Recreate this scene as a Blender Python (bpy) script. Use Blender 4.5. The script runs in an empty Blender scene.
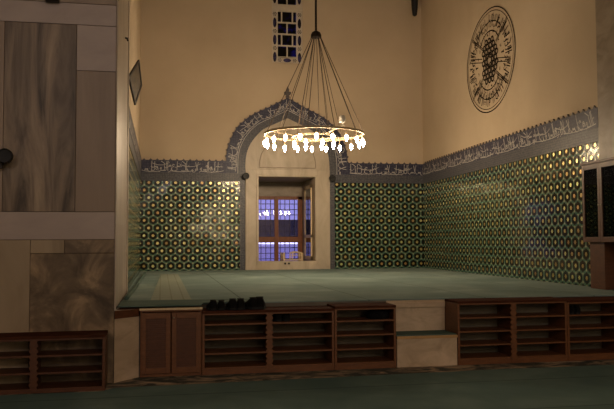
import bpy, math, random
from mathutils import Vector, Matrix
random.seed(7)
S = bpy.context.scene
COL = S.collection
PI = math.pi
# ------------------------------------------------------------------ setting sizes (metres)
YB = 20.09            # back wall of the recess
XL = -0.55            # tiled wall on the left
ZP = 0.81             # raised floor
ZT, ZX, ZB = 3.207, 3.43, 3.76   # top of tiles, foot of the writing, top of the writing band
CEIL = 11.0
YF = 9.5              # front edge of the raised floor
AR = -0.0316          # the right wall opens a little
def XR(y): return 7.312 - 0.0316 * (YB - y)

# ------------------------------------------------------------------ material helpers
class NT:
    def __init__(s, name):
        s.m = bpy.data.materials.new(name); s.m.use_nodes = True
        s.t = s.m.node_tree; s.b = s.t.nodes['Principled BSDF']; s.out = s.t.nodes['Material Output']
    def n(s, typ, **kw):
        nd = s.t.nodes.new(typ)
        for k, v in kw.items(): setattr(nd, k, v)
        return nd
    def l(s, a, b): s.t.links.new(a, b)
    def put(s, sock, v):
        if hasattr(v, 'is_output') or isinstance(v, bpy.types.NodeSocket): s.l(v, sock)
        else: sock.default_value = v
    def math(s, op, a, b=0.0, c=0.0, clamp=False):
        nd = s.n('ShaderNodeMath', operation=op); nd.use_clamp = clamp
        s.put(nd.inputs[0], a); s.put(nd.inputs[1], b); s.put(nd.inputs[2], c)
        return nd.outputs[0]
    def vec(s, op, a, b=(0, 0, 0), c=None):
        nd = s.n('ShaderNodeVectorMath', operation=op)
        s.put(nd.inputs[0], a); s.put(nd.inputs[1], b)
        if c is not None: s.put(nd.inputs[2], c)
        return nd.outputs[0]
    def mix(s, f, a, b, blend='MIX'):
        nd = s.n('ShaderNodeMix', data_type='RGBA', blend_type=blend)
        s.put(nd.inputs[0], f); s.put(nd.inputs[6], a); s.put(nd.inputs[7], b)
        return nd.outputs[2]
    def ramp(s, f, stops):
        nd = s.n('ShaderNodeValToRGB'); e = nd.color_ramp.elements
        while len(e) < len(stops): e.new(0.5)
        for i, (p, c) in enumerate(stops):
            e[i].position = p; e[i].color = c if len(c) == 4 else (*c, 1)
        s.l(f, nd.inputs[0]); return nd.outputs[0]
    def noise(s, v, scale, detail=4, rough=.6, dist=0.0):
        nd = s.n('ShaderNodeTexNoise'); nd.inputs['Scale'].default_value = scale
        nd.inputs['Detail'].default_value = detail; nd.inputs['Roughness'].default_value = rough
        nd.inputs['Distortion'].default_value = dist
        if v is not None: s.l(v, nd.inputs['Vector'])
        return nd.outputs['Fac']
    def obj(s, scale=(1, 1, 1)):
        tc = s.n('ShaderNodeTexCoord'); mp = s.n('ShaderNodeMapping')
        mp.inputs['Scale'].default_value = scale
        s.l(tc.outputs['Object'], mp.inputs['Vector']); return mp.outputs[0]
    def uv(s):
        return s.n('ShaderNodeTexCoord').outputs['UV']
    def base(s, c, rough=.6, metal=0.0, spec=.5):
        s.put(s.b.inputs['Base Color'], c if not isinstance(c, tuple) or len(c) == 4 else (*c, 1))
        s.put(s.b.inputs['Roughness'], rough); s.b.inputs['Metallic'].default_value = metal
        s.b.inputs['Specular IOR Level'].default_value = spec
    def bump(s, h, strength=.3, dist=.01):
        nd = s.n('ShaderNodeBump'); nd.inputs['Strength'].default_value = strength
        nd.inputs['Distance'].default_value = dist
        s.l(h, nd.inputs['Height']); s.l(nd.outputs[0], s.b.inputs['Normal'])
def rgb(*c): return (*c, 1)

def mat_noise(name, a, b, scale=3, rough=.6, sc=(1, 1, 1), lo=.35, hi=.65, dist=0.0, bump=.15, spec=.5, metal=0.0, detail=5, bd=.004):
    t = NT(name); v = t.obj(sc); f = t.noise(v, scale, detail, .6, dist)
    t.base(t.ramp(f, [(lo, a), (hi, b)]), rough, metal, spec)
    if bump: t.bump(f, bump, bd)
    return t.m

M = {}
M['plaster'] = mat_noise('cream_plaster', (.52, .41, .285), (.58, .465, .33), .8, .85, lo=.3, hi=.7, bump=.1, spec=.2)
M['ceiling'] = mat_noise('ceiling_plaster', (.5, .42, .3), (.56, .46, .33), 1, .9, spec=.2)
def marble(name, a, b, c, sc=(1, 1, 1), scale=2.2, dist=1.2, rough=.42):
    t = NT(name); v = t.obj(sc)
    f = t.noise(v, scale, 8, .62, dist); g = t.noise(v, scale * .45, 3, .5, .5)
    c1 = t.ramp(f, [(.33, a), (.5, b), (.68, c)])
    c2 = t.mix(t.math('MULTIPLY', t.ramp(g, [(.42, (0, 0, 0)), (.62, (1, 1, 1))]), .5), c1, rgb(*a))
    t.base(c2, rough, 0, .4); t.bump(f, .08, .003); return t.m
M['marble_warm'] = marble('warm_marble', (.40, .33, .24), (.50, .42, .32), (.58, .50, .39), (1, 1, .4))
M['marble_jamb'] = marble('jamb_marble', (.42, .34, .27), (.52, .43, .345), (.6, .5, .4), (2, 2, .3))
M['marble_lilac'] = marble('lilac_marble', (.40, .32, .28), (.46, .37, .325), (.52, .42, .36), (1, 1, 2), 1.4, .5)
M['marble_brown'] = marble('brown_veined_marble', (.065, .045, .028), (.28, .205, .14), (.47, .355, .24), (3, 1, .35), 1.5, 1.1)
M['marble_brown2'] = marble('reddish_brown_marble', (.26, .19, .135), (.34, .25, .18), (.41, .30, .215), (3.2, 1, .25), 1.5, .6)
M['marble_dark'] = marble('mottled_dark_marble', (.07, .045, .025), (.19, .13, .075), (.46, .32, .185), (1.2, 1, 1), 2.4, .7)
M['marble_tan'] = marble('tan_marble', (.29, .215, .13), (.38, .285, .18), (.44, .335, .215), (1.5, 1, .6), 1.4, .8)
M['marble_grey'] = marble('grey_marble', (.24, .19, .14), (.34, .275, .21), (.42, .34, .26), (1, 1.2, 2.2), 2, 1)
M['riser'] = marble('riser_marble', (.44, .32, .21), (.60, .46, .31), (.70, .54, .38), (1, 1, 2), 2.5, .8)
M['riser_shaded'] = marble('shaded_riser_marble', (.12, .105, .08), (.17, .145, .11), (.21, .18, .14), (1, 1, 2), 2.5, .8, .8)  # riser marble painted darker for the shade behind the racks
M['stone_border'] = mat_noise('mottled_stone_border', (.07, .075, .065), (.50, .38, .26), 2.6, .75, (1.2, 2.2, 1), .44, .64, .8, .1, .15)
M['joint'] = mat_noise('slab_joint', (.10, .07, .05), (.15, .11, .08), 6, .9)
def wood(name, a, b, sc=(1, 1, 12), rough=.45):
    t = NT(name); v = t.obj(sc); f = t.noise(v, 3, 5, .6, .6)
    t.base(t.ramp(f, [(.3, a), (.7, b)]), rough, 0, .4); t.bump(f, .1, .002); return t.m
M['wood'] = wood('red_brown_wood', (.13, .049, .017), (.20, .076, .026), (3, 3, 10))
M['wood_dark'] = wood('dark_red_wood', (.085, .031, .013), (.13, .047, .019), (3, 3, 10))
M['wood_win'] = wood('orange_brown_window_wood', (.20, .068, .026), (.30, .105, .04), (8, 8, 2))
M['wood_pale'] = wood('pale_wood', (.66, .5, .29), (.78, .6, .36), (6, 6, 3))
M['wood_top'] = mat_noise('dull_dark_rack_top', (.05, .018, .010), (.085, .03, .016), 4, .95, sc=(1, 6, 1), spec=.03)
M['wood_edge'] = wood('golden_wood_edge', (.46, .27, .11), (.6, .36, .15), (2, 8, 8))
M['black'] = mat_noise('black_enamel', (.004, .004, .004), (.007, .007, .007), 20, .6, bump=0)
M['iron'] = mat_noise('dark_iron', (.02, .016, .012), (.04, .03, .022), 30, .5, metal=.6, bump=.1)
M['cable'] = mat_noise('steel_wire', (.05, .035, .022), (.08, .055, .035), 30, .5, metal=.4, bump=0)
M['brass'] = mat_noise('aged_brass', (.26, .20, .12), (.36, .28, .17), 12, .5, metal=.4, bump=.05)
M['white_metal'] = mat_noise('white_enamel', (.75, .7, .62), (.8, .76, .68), 10, .4, bump=0)
M['white_paint'] = mat_noise('white_glaze', (.44, .42, .40), (.58, .55, .52), 9, .4, bump=0)
M['lattice'] = mat_noise('white_plaster_lattice', (.54, .47, .37), (.6, .52, .41), 9, .7, bump=.1)
M['ink'] = mat_noise('black_ink', (.012, .009, .006), (.03, .022, .015), 8, .7, bump=0, spec=.2)
M['leather'] = mat_noise('black_leather', (.004, .004, .004), (.012, .011, .010), 14, .85, bump=.2, spec=.08)
M['rubber'] = mat_noise('black_rubber', (.005, .005, .005), (.01, .01, .01), 25, .9, bump=.2)
M['cloth'] = mat_noise('dark_cloth', (.005, .005, .005), (.012, .012, .012), 9, .95, bump=.4, spec=.05)
M['cane'] = None
# woven carpet
def carpet(name, a, b, c, rows=None):
    t = NT(name); v = t.obj()
    f = t.noise(v, .9, 5, .55, .4); g = t.noise(v, 140, 2, .6)
    col = t.ramp(f, [(.3, a), (.52, b), (.72, c)])
    if rows:
        sp = t.n('ShaderNodeSeparateXYZ'); t.l(v, sp.inputs[0])
        w = t.math('ABSOLUTE', t.math('SUBTRACT', t.math('FRACT', t.math('DIVIDE', t.math('ADD', sp.outputs['XYZ'.index(rows[0])], rows[2]), rows[1])), .5))
        line = t.math('GREATER_THAN', w, .5 - rows[3] / rows[1])
        col = t.mix(t.math('MULTIPLY', line, .6), col, rgb(a[0] * .35, a[1] * .35, a[2] * .35))
    col = t.mix(t.math('MULTIPLY', g, .3), col, rgb(a[0] * .6, a[1] * .6, a[2] * .6))
    t.base(col, 1.0, 0, .05)
    t.bump(g, .4, .006); return t.m
M['carpet_up'] = carpet('pale_green_carpet', (.17, .245, .23), (.225, .30, .28), (.31, .39, .355), ('X', 1.62, .55, .012))
M['carpet_edge'] = carpet('dark_green_carpet_strip', (.09, .145, .125), (.125, .18, .155), (.16, .22, .185))
M['carpet_low'] = carpet('dark_green_hall_carpet', (.11, .18, .17), (.155, .235, .215), (.23, .32, .29), ('Y', 1.35, .2, .012))
def runner():
    t = NT('striped_runner'); v = t.obj(); sp = t.n('ShaderNodeSeparateXYZ'); t.l(v, sp.inputs[0])
    w = t.math('FRACT', t.math('DIVIDE', sp.outputs[1], .42))
    w2 = t.math('FRACT', t.math('DIVIDE', sp.outputs[0], .155))
    a = t.mix(t.math('GREATER_THAN', w, .82), rgb(.29, .325, .265), rgb(.25, .29, .235))
    a = t.mix(t.math('MULTIPLY', t.math('GREATER_THAN', w2, .88), .6), a, rgb(.19, .20, .15))
    g = t.noise(v, 120, 2); t.base(a, .95, 0, .1); t.bump(g, .4, .005); return t.m
M['runner'] = runner()

# glazed hexagon tiles, laid out in metres on the UV map
def hex_tiles():
    t = NT('green_hexagon_tiles'); R = .232; q = 1.7320508
    p = t.vec('DIVIDE', t.uv(), (R, R, 1))
    def cell(off):
        x = t.vec('SUBTRACT', p, off)
        m = t.vec('SUBTRACT', t.vec('WRAP', x, (1, q, 1), (0, 0, 0)), (.5, q / 2, 0))
        return m
    g1 = cell((.5, q / 2, 0)); g2 = cell((0, 0, 0))
    def len_(v):
        nd = t.n('ShaderNodeVectorMath', operation='LENGTH'); t.l(v, nd.inputs[0]); return nd.outputs['Value']
    def flat(v):
        return t.vec('MULTIPLY', v, (1, 1, 0))
    g1 = flat(g1); g2 = flat(g2)
    l1, l2 = len_(g1), len_(g2)
    sel = t.math('LESS_THAN', l1, l2)
    mx = t.n('ShaderNodeMix', data_type='VECTOR'); t.l(sel, mx.inputs[0]); t.l(g2, mx.inputs[4]); t.l(g1, mx.inputs[5])
    g = mx.outputs[1]; r = t.math('MINIMUM', l1, l2)
    cid = t.vec('SNAP', t.vec('ADD', t.vec('SUBTRACT', p, g), (.1, .1, 0)), (.25, .25, 1))
    wn = t.n('ShaderNodeTexWhiteNoise', noise_dimensions='2D'); t.l(cid, wn.inputs['Vector'])
    rnd = wn.outputs['Value']; rc = wn.outputs['Color']
    ab = t.vec('ABSOLUTE', g); sp = t.n('ShaderNodeSeparateXYZ'); t.l(ab, sp.inputs[0])
    hd = t.math('MAXIMUM', sp.outputs[0], t.math('ADD', t.math('MULTIPLY', sp.outputs[0], .5), t.math('MULTIPLY', sp.outputs[1], .8660254)))
    # six-lobed gilded star in the middle
    s2 = t.n('ShaderNodeSeparateXYZ'); t.l(g, s2.inputs[0])
    ang = t.math('ARCTAN2', s2.outputs[1], s2.outputs[0])
    lobe = t.math('MULTIPLY_ADD', t.math('COSINE', t.math('MULTIPLY', ang, 6)), .018, .152)
    gold = t.ramp(rnd, [(0, (.42, .25, .10)), (.35, (.58, .45, .17)), (.7, (.74, .65, .29)), (1, (.64, .65, .31))])
    dark = t.ramp(t.math('FRACT', t.math('MULTIPLY', rnd, 7.3)), [(0, (.010, .011, .006)), (1, (.022, .020, .010))])
    teal = t.ramp(t.math('FRACT', t.math('MULTIPLY', rnd, 3.7)), [(0, (.045, .125, .098)), (.6, (.07, .155, .115)), (1, (.12, .185, .12))])
    c = t.mix(t.math('GREATER_THAN', hd, .395), dark, teal)
    c = t.mix(t.math('GREATER_THAN', hd, .485), c, rgb(.07, .10, .06))
    pale = t.math('GREATER_THAN', r, .515)
    c = t.mix(pale, c, rgb(.62, .62, .36))
    gild = t.math('LESS_THAN', r, lobe); leaf = t.math('MAXIMUM', gild, t.math('MULTIPLY', pale, .6))
    c = t.mix(gild, c, gold)
    t.base(c, t.math('MULTIPLY_ADD', leaf, .18, .13), 0, .55)
    t.l(t.math('MULTIPLY', leaf, .8), t.b.inputs['Metallic'])
    # each hand-made tile sits at its own slight angle
    tilt = t.vec('MULTIPLY', t.vec('SUBTRACT', rc, (.5, .5, .5)), (.028, .028, .028))
    wob = t.n('ShaderNodeTexNoise'); wob.inputs['Scale'].default_value = 14; t.l(t.uv(), wob.inputs['Vector'])
    tilt2 = t.vec('MULTIPLY', t.vec('SUBTRACT', wob.outputs['Color'], (.5, .5, .5)), (.045, .045, .045))
    geo = t.n('ShaderNodeNewGeometry')
    nn = t.vec('NORMALIZE', t.vec('ADD', t.vec('ADD', geo.outputs['Normal'], tilt), tilt2))
    t.l(nn, t.b.inputs['Normal'])
    return t.m
M['tiles'] = hex_tiles()
def border_tiles(name, a, b, c, k):
    t = NT(name); u = t.uv(); vo = t.n('ShaderNodeTexVoronoi'); vo.inputs['Scale'].default_value = k
    vo.inputs['Randomness'].default_value = .35; t.l(u, vo.inputs['Vector'])
    f = vo.outputs['Distance']; n = t.noise(u, 3, 3)
    col = t.ramp(f, [(.25, c), (.5, b), (.75, a)])
    col = t.mix(t.math('MULTIPLY', n, .5), col, rgb(*a))
    t.base(col, .42, 0, .35); return t.m
M['band_blue'] = border_tiles('deep_blue_band_tiles', (.022, .024, .050), (.034, .036, .074), (.075, .075, .11), 14)
M['band_slate'] = border_tiles('slate_border_tiles', (.040, .043, .058), (.078, .080, .095), (.15, .145, .15), 22)
M['crest'] = mat_noise('cresting_tile', (.06, .05, .05), (.11, .09, .08), 10, .35)
def emis(name, c, s):
    t = NT(name); t.base((.9, .8, .6), .3); t.b.inputs['Emission Color'].default_value = rgb(*c)
    t.b.inputs['Emission Strength'].default_value = s; return t.m
M['bulb'] = emis('lit_glass_lamp', (1, .76, .50), 185)
M['bulb_hall'] = emis('lit_hall_lamp', (1, .76, .50), 75)
def clear(name, tint, refl=.12, rough=.02, noise=None):
    t = NT(name); tr = t.n('ShaderNodeBsdfTransparent'); gl = t.n('ShaderNodeBsdfGlossy'); gl.inputs['Roughness'].default_value = rough
    mx = t.n('ShaderNodeMixShader'); fr = t.n('ShaderNodeFresnel'); fr.inputs['IOR'].default_value = 1.5
    if noise:
        v = t.obj(); f = t.noise(v, noise[0], 2, .5, .4); t.l(t.ramp(f, [(.50, noise[1]), (.66, tint)]), tr.inputs['Color'])
    else: tr.inputs['Color'].default_value = rgb(*tint)
    t.l(t.math('ADD', fr.outputs[0], refl), mx.inputs[0]); t.l(tr.outputs[0], mx.inputs[1]); t.l(gl.outputs[0], mx.inputs[2])
    t.l(mx.outputs[0], t.out.inputs['Surface']); return t.m
M['pane'] = clear('window_glass', (.75, .75, .9), .10)
M['cab_glass'] = clear('cabinet_glass', (.85, .85, .85), -.05)
M['stained'] = clear('violet_stained_glass', (.06, .05, .20), .0, .15, (5.5, (.002, .0015, .003)))
M['inlay'] = mat_noise('dark_glass_inlay', (.012, .010, .02), (.05, .045, .13), 4, .15, lo=.45, hi=.62, bump=0)
M['snow'] = mat_noise('outdoor_paving', (.7, .68, .8), (.8, .78, .9), 2, .9)
M['hedge'] = mat_noise('outdoor_dark_wall', (.03, .03, .035), (.05, .05, .055), 4, .9)

# ------------------------------------------------------------------ mesh helpers
class MB:
    def __init__(s): s.v = []; s.f = []; s.mi = []; s.uv = {}
    def box(s, x0, x1, y0, y1, z0, z1, mi=0):
        b = len(s.v)
        s.v += [(x, y, z) for z in (z0, z1) for y in (y0, y1) for x in (x0, x1)]
        for q in ((0, 2, 3, 1), (4, 5, 7, 6), (0, 1, 5, 4), (2, 6, 7, 3), (0, 4, 6, 2), (1, 3, 7, 5)):
            s.f.append([b + i for i in q]); s.mi.append(mi)
        return s
    def face(s, pts, mi=0, uv=None):
        b = len(s.v); s.v += [tuple(p) for p in pts]; s.f.append(list(range(b, b + len(pts)))); s.mi.append(mi)
        if uv: s.uv[len(s.f) - 1] = uv
        return s
    def prism(s, pts, d, mi=0):
        """outline pts (3-D, planar) pushed along vector d"""
        b = len(s.v); n = len(pts); d = Vector(d)
        s.v += [tuple(p) for p in pts] + [tuple(Vector(p) + d) for p in pts]
        s.f.append([b + i for i in range(n)]); s.mi.append(mi)
        s.f.append([b + n + i for i in reversed(range(n))]); s.mi.append(mi)
        for i in range(n):
            j = (i + 1) % n; s.f.append([b + i, b + n + i, b + n + j, b + j]); s.mi.append(mi)
        return s
    def tube(s, path, r, n=8, mi=0, closed=False):
        P = [Vector(p) for p in path]; k = len(P); b = len(s.v)
        for i, p in enumerate(P):
            a = P[i - 1] if (i or closed) else p; c = P[(i + 1) % k] if (i < k - 1 or closed) else p
            d = (c - a).normalized(); u = d.cross(Vector((0, 0, 1)))
            if u.length < .05: u = d.cross(Vector((0, 1, 0)))
            u.normalize(); w = d.cross(u); rr = r[i] if isinstance(r, (list, tuple)) else r
            s.v += [tuple(p + (u * math.cos(2 * PI * j / n) + w * math.sin(2 * PI * j / n)) * rr) for j in range(n)]
        for i in range(k if closed else k - 1):
            for j in range(n):
                i2 = (i + 1) % k; j2 = (j + 1) % n
                s.f.append([b + i * n + j, b + i * n + j2, b + i2 * n + j2, b + i2 * n + j]); s.mi.append(mi)
        if not closed:
            s.f.append([b + j for j in range(n)]); s.mi.append(mi)
            s.f.append([b + (k - 1) * n + j for j in reversed(range(n))]); s.mi.append(mi)
        return s
    def lathe(s, prof, n=16, c=(0, 0, 0), axis='Z', mi=0):
        b = len(s.v); k = len(prof)
        for r, h in prof:
            for j in range(n):
                a = 2 * PI * j / n; p = (r * math.cos(a), r * math.sin(a), h)
                if axis == 'Y': p = (p[0], p[2], p[1])
                if axis == 'X': p = (p[2], p[0], p[1])
                s.v.append((p[0] + c[0], p[1] + c[1], p[2] + c[2]))
        for i in range(k - 1):
            for j in range(n):
                j2 = (j + 1) % n
                s.f.append([b + i * n + j, b + i * n + j2, b + (i + 1) * n + j2, b + (i + 1) * n + j]); s.mi.append(mi)
        s.f.append([b + j for j in range(n)]); s.mi.append(mi)
        s.f.append([b + (k - 1) * n + j for j in reversed(range(n))]); s.mi.append(mi)
        return s
    def build(s, name, mats, parent=None, smooth=False, bevel=0, uv=None):
        me = bpy.data.meshes.new(name); me.from_pydata(s.v, [], s.f); me.update()
        if not isinstance(mats, (list, tuple)): mats = [mats]
        for m in mats: me.materials.append(m)
        for p, i in zip(me.polygons, s.mi): p.material_index = i; p.use_smooth = smooth
        if uv:
            lay = me.uv_layers.new(name='metres')
            for p in me.polygons:
                for li in p.loop_indices:
                    lay.data[li].uv = uv(Vector(s.v[me.loops[li].vertex_index]))
        elif s.uv:
            lay = me.uv_layers.new(name='metres')
            for p in me.polygons:
                q = s.uv.get(p.index)
                for k, li in enumerate(p.loop_indices): lay.data[li].uv = q[k] if q else (0, 0)
        import bmesh
        bm = bmesh.new(); bm.from_mesh(me)
        if s.fix: bmesh.ops.recalc_face_normals(bm, faces=bm.faces)
        bm.to_mesh(me); bm.free()
        if smooth:
            try: me.set_sharp_from_angle(angle=math.radians(42))
            except Exception: pass
        o = bpy.data.objects.new(name, me); COL.objects.link(o)
        if parent: o.parent = parent
        if bevel:
            md = o.modifiers.new('bevel', 'BEVEL'); md.width = bevel; md.segments = 2; md.limit_method = 'ANGLE'
        return o
    fix = True
def tag(o, label, cat, group=None):
    o['label'] = label; o['category'] = cat
    if group: o['group'] = group
    return o
def thing(name, loc, label, cat, group=None, rz=0):
    o = bpy.data.objects.new(name, None); COL.objects.link(o); o.location = loc; o.rotation_euler = (0, 0, rz)
    o.empty_display_size = .1
    return tag(o, label, cat, group)
def struct(o, label=None):
    o['kind'] = 'structure'
    if label: o['label'] = label
    return o
def copy_tree(o, parent=None):
    c = o.copy(); COL.objects.link(c); c.parent = parent
    for ch in [x for x in bpy.data.objects if x.parent == o]: copy_tree(ch, c)
    return c

# ------------------------------------------------------------------ walls
def holed(mb, O, U, V, u0, u1, v0, v1, holes, depth, nrm):
    """a wall sheet from (u0,v0) to (u1,v1), as thick as depth, with rectangular openings and their reveals"""
    O, U, V, D = Vector(O), Vector(U), Vector(V), Vector(nrm) * depth
    us = sorted({u0, u1, *[h[0] for h in holes], *[h[1] for h in holes]}); vs = sorted({v0, v1, *[h[2] for h in holes], *[h[3] for h in holes]})
    P = lambda u, v: O + U * u + V * v
    for i in range(len(us) - 1):
        for j in range(len(vs) - 1):
            a, b, c, d = us[i], us[i + 1], vs[j], vs[j + 1]
            if any(h[0] <= a and b <= h[1] and h[2] <= c and d <= h[3] for h in holes): continue
            q = [P(a, c), P(b, c), P(b, d), P(a, d)]
            mb.face(q); mb.face([x + D for x in q])
    for h in holes + [(u0, u1, v0, v1)]:
        q = [P(h[0], h[2]), P(h[1], h[2]), P(h[1], h[3]), P(h[0], h[3])]
        for i in range(4):
            a, b = q[i], q[(i + 1) % 4]; mb.face([a, b, b + D, a + D])
    return mb
DX0, DX1, DZ0, DZ1 = 2.594, 4.16, .85, 3.35      # the window recess
WX0, WX1 = 2.975, 3.84                            # the stained window
wb = MB(); wb.fix = False
holed(wb, (0, YB, 0), (1, 0, 0), (0, 0, 1), XL - .4, 8.0, 0, CEIL, [(DX0, DX1, DZ0, DZ1), (WX0, WX1, 6.51, 9.9)], .45, (0, 1, 0))
wall_back = struct(wb.build('wall_back', M['plaster']))
rw = MB()
rw.prism([(XR(9), 9.0, 0), (XR(YB), YB, 0), (XR(YB) + .4, YB, 0), (XR(9) + .4, 9.0, 0)], (0, 0, CEIL))
wall_right = struct(rw.build('wall_right', M['plaster']))
lw = MB(); lw.box(XL - .4, XL, 12.0, YB, 0, CEIL)
wall_left = struct(lw.build('wall_left', M['plaster']))
# left pier with its facing of marble slabs, and the pale jamb beside the recess
pier = MB(); pier.box(-9, -.52, 8.80, 9.02, 0, CEIL, 0); pier.box(-9, -.62, 9.02, 12.0, 0, CEIL, 0)
wall_pier = struct(pier.build('wall_pier', M['joint']))
def slab(x0, x1, z0, z1, mat, name='marble_slab', y=8.785, g=.0025):
    MB().box(x0 + g, x1 - g, y, 8.80, z0 + g, z1 - g).build(name, mat, wall_pier, bevel=.003)
slab(-3.2, -.52, 4.70, 6.2, M['marble_brown2'])
slab(-3.2, -.52, 4.09, 4.34 + .0, M['marble_lilac'])
slab(-3.2, -.52, 4.34, 4.70, M['marble_brown2'])
slab(-1.74, -.96, 1.94, 4.09, M['marble_brown'])
slab(-2.60, -1.74, 1.94, 4.09, M['marble_brown2'])
slab(-3.2, -2.60, 1.94, 4.09, M['marble_lilac'])
slab(-.96, -.52, 3.56, 4.09, M['marble_lilac'])
slab(-.96, -.52, 1.94, 3.56, M['marble_brown2'])
slab(-3.2, -.52, 1.625, 1.94, M['marble_lilac'])
slab(-3.2, -1.435, .0, 1.625, M['marble_tan'])
slab(-1.435, -1.07, 1.47, 1.625, M['marble_tan'])
slab(-1.07, -.52, 1.47, 1.625, M['marble_dark'])
slab(-1.435, -.52, 0, 1.47, M['marble_dark'])
slab(-3.2, -.52, 6.2, CEIL - .02, M['marble_brown2'])
j = MB(); j.box(-.62, -.52, 9.02, 12.0, ZP, CEIL)
for y0, y1, x in ((8.80, 8.93, -.505), (11.82, 12.0, -.505)): j.box(-.52, x, y0, y1, ZP, CEIL)
jo = struct(j.build('trim_1', M['marble_jamb'], bevel=.006), 'pale marble jamb between the slab-faced pier and the tiled wall')
# right jamb of marble beyond the tiles
rj = MB(); rj.prism([(XR(9) - .03, 9.0, ZP), (XR(10.93) - .03, 10.93, ZP), (XR(10.93), 10.93, ZP), (XR(9), 9.0, ZP)], (0, 0, CEIL - ZP))
struct(rj.build('trim_2', M['marble_grey']), 'grey marble jamb at the right end of the tiled wall')

def hp(mb, x0, x1, z0, z1, y0, y1, mi=0): mb.box(x0, x1, y0, y1, z0, z1, mi)
fl = lambda p: (p.x, p.z)
# tile dado on the back wall
t = MB(); hp(t, XL, 2.09, ZP, ZT, YB - .02, YB); hp(t, 4.715, XR(YB), ZP, ZT, YB - .02, YB)
t.build('tile_dado', M['tiles'], wall_back, uv=lambda p: (p.x + .09, p.z + .055))
t = MB(); hp(t, 2.09, 2.23, ZP, ZX, YB - .03, YB); hp(t, 4.58, 4.715, ZP, ZX, YB - .03, YB)
hp(t, XL, 2.09, ZT, ZX, YB - .03, YB); hp(t, 4.715, XR(YB), ZT, ZX, YB - .03, YB)
t.build('border_tiles', M['band_slate'], wall_back, uv=fl)
t = MB(); hp(t, XL, 1.72, ZX, ZB, YB - .035, YB); hp(t, 5.095, XR(YB), ZX, ZB, YB - .035, YB)
t.build('inscription_band', M['band_blue'], wall_back, uv=fl)
# right wall
def rbox(mb, y0, y1, z0, z1, d):
    mb.prism([(XR(y0) - d, y0, z0), (XR(y1) - d, y1, z0), (XR(y1), y1, z0), (XR(y0), y0, z0)], (0, 0, z1 - z0))
gl = lambda p: (YB - p.y + .02, p.z + .055)
t = MB(); rbox(t, 10.93, YB - .02, ZP, ZT, .02); t.build('tile_dado', M['tiles'], wall_right, uv=gl)
t = MB(); rbox(t, 10.93, YB - .03, ZT, ZX, .03); t.build('border_tiles', M['band_slate'], wall_right, uv=gl)
t = MB(); rbox(t, 10.93, YB - .035, ZX, ZB, .035); t.build('inscription_band', M['band_blue'], wall_right, uv=gl)
# left wall
t = MB(); t.box(XL, XL + .02, 12.0, YB - .02, ZP, ZT); t.build('tile_dado', M['tiles'], wall_left, uv=gl)
t = MB(); t.box(XL, XL + .03, 12.0, YB - .03, ZT, ZX); t.build('border_tiles', M['band_slate'], wall_left, uv=gl)
t = MB(); t.box(XL, XL + .035, 12.0, YB - .035, ZX, ZB); t.build('inscription_band', M['band_blue'], wall_left, uv=gl)

# ------------------------------------------------------------------ the pointed arch band
OUT = [(1.714, ZX), (1.714, 3.76), (1.735, 4.0), (1.80, 4.25), (1.976, 4.624), (2.256, 4.915), (2.53, 5.09), (2.889, 5.262), (3.405, 5.535)]
INN = [(2.235, ZX), (2.238, 3.7), (2.258, 3.9), (2.305, 4.09), (2.43, 4.325), (2.66, 4.59), (2.83, 4.70), (3.04, 4.80), (3.405, 4.967)]
def smooth(pts, k=6):
    r = []; n = len(pts)
    for i in range(n - 1):
        p0 = pts[max(i - 1, 0)]; p1 = pts[i]; p2 = pts[i + 1]; p3 = pts[min(i + 2, n - 1)]
        for j in range(k):
            u = j / k
            r.append(tuple(.5 * (2 * p1[a] + (p2[a] - p0[a]) * u + (2 * p0[a] - 5 * p1[a] + 4 * p2[a] - p3[a]) * u * u + (3 * p1[a] - p0[a] - 3 * p2[a] + p3[a]) * u ** 3) for a in (0, 1)))
    r.append(pts[-1]); return r
AX = 3.405
so, si = smooth(OUT), smooth(INN)
so = so + [(2 * AX - x, z) for x, z in reversed(so[:-1])]; si = si + [(2 * AX - x, z) for x, z in reversed(si[:-1])]
NA = len(so)
def lerp(a, b, u): return tuple(a[k] + (b[k] - a[k]) * u for k in range(len(a)))
def strip(name, u0, u1, d, mat):
    mb = MB()
    for i in range(NA - 1):
        a, b = lerp(si[i], so[i], u0), lerp(si[i + 1], so[i + 1], u0); c, e = lerp(si[i + 1], so[i + 1], u1), lerp(si[i], so[i], u1)
        mb.prism([(x, YB, z) for x, z in (a, b, c, e)], (0, -d, 0))
    return mb.build(name, mat, wall_back, uv=fl)
strip('arch_border_tiles', 0, .40, .04, M['band_slate'])
strip('arch_inscription_band', .40, 1, .045, M['band_blue'])
strip('arch_fillet', .385, .41, .052, M['white_paint'])
# cresting along the tops of the bands
cr = MB()
def bump_at(P, Nn, T, s=.72):
    """little pointed trefoil standing on the band at P, N outwards in the wall plane, T along the band"""
    P, Nn, T = Vector(P), Vector(Nn), Vector(T)
    pts = [(-.045, -.012), (-.05, .02), (-.02, .032), (0, .07), (.02, .032), (.05, .02), (.045, -.012)]
    D = Nn.cross(T).normalized() * .03
    if D.dot(Vector((3.4, 10, 0)) - P) < 0: D = -D
    cr.prism([P + T * a * s + Nn * b * s for a, b in pts], D)
x = XL + .1
while x < 1.68: bump_at((x, YB - .002, ZB), (0, 0, 1), (1, 0, 0)); x += .172
x = 5.2
while x < XR(YB) - .05: bump_at((x, YB - .002, ZB), (0, 0, 1), (1, 0, 0)); x += .172
L = 0; nxt = .3
for i in range(NA - 1):
    a, b = Vector((so[i][0], 0, so[i][1])), Vector((so[i + 1][0], 0, so[i + 1][1])); d = b - a; l = d.length
    while nxt < L + l:
        p = a + d * ((nxt - L) / l); T = d.normalized(); N = Vector((-T.z, 0, T.x))
        if N.z < -.2: N = -N
        bump_at((p.x, YB - .002, p.z), N, T); nxt += .165
    L += l
cr.build('cresting', M['crest'], wall_back)
cr = MB(); y = 11.05
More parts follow.
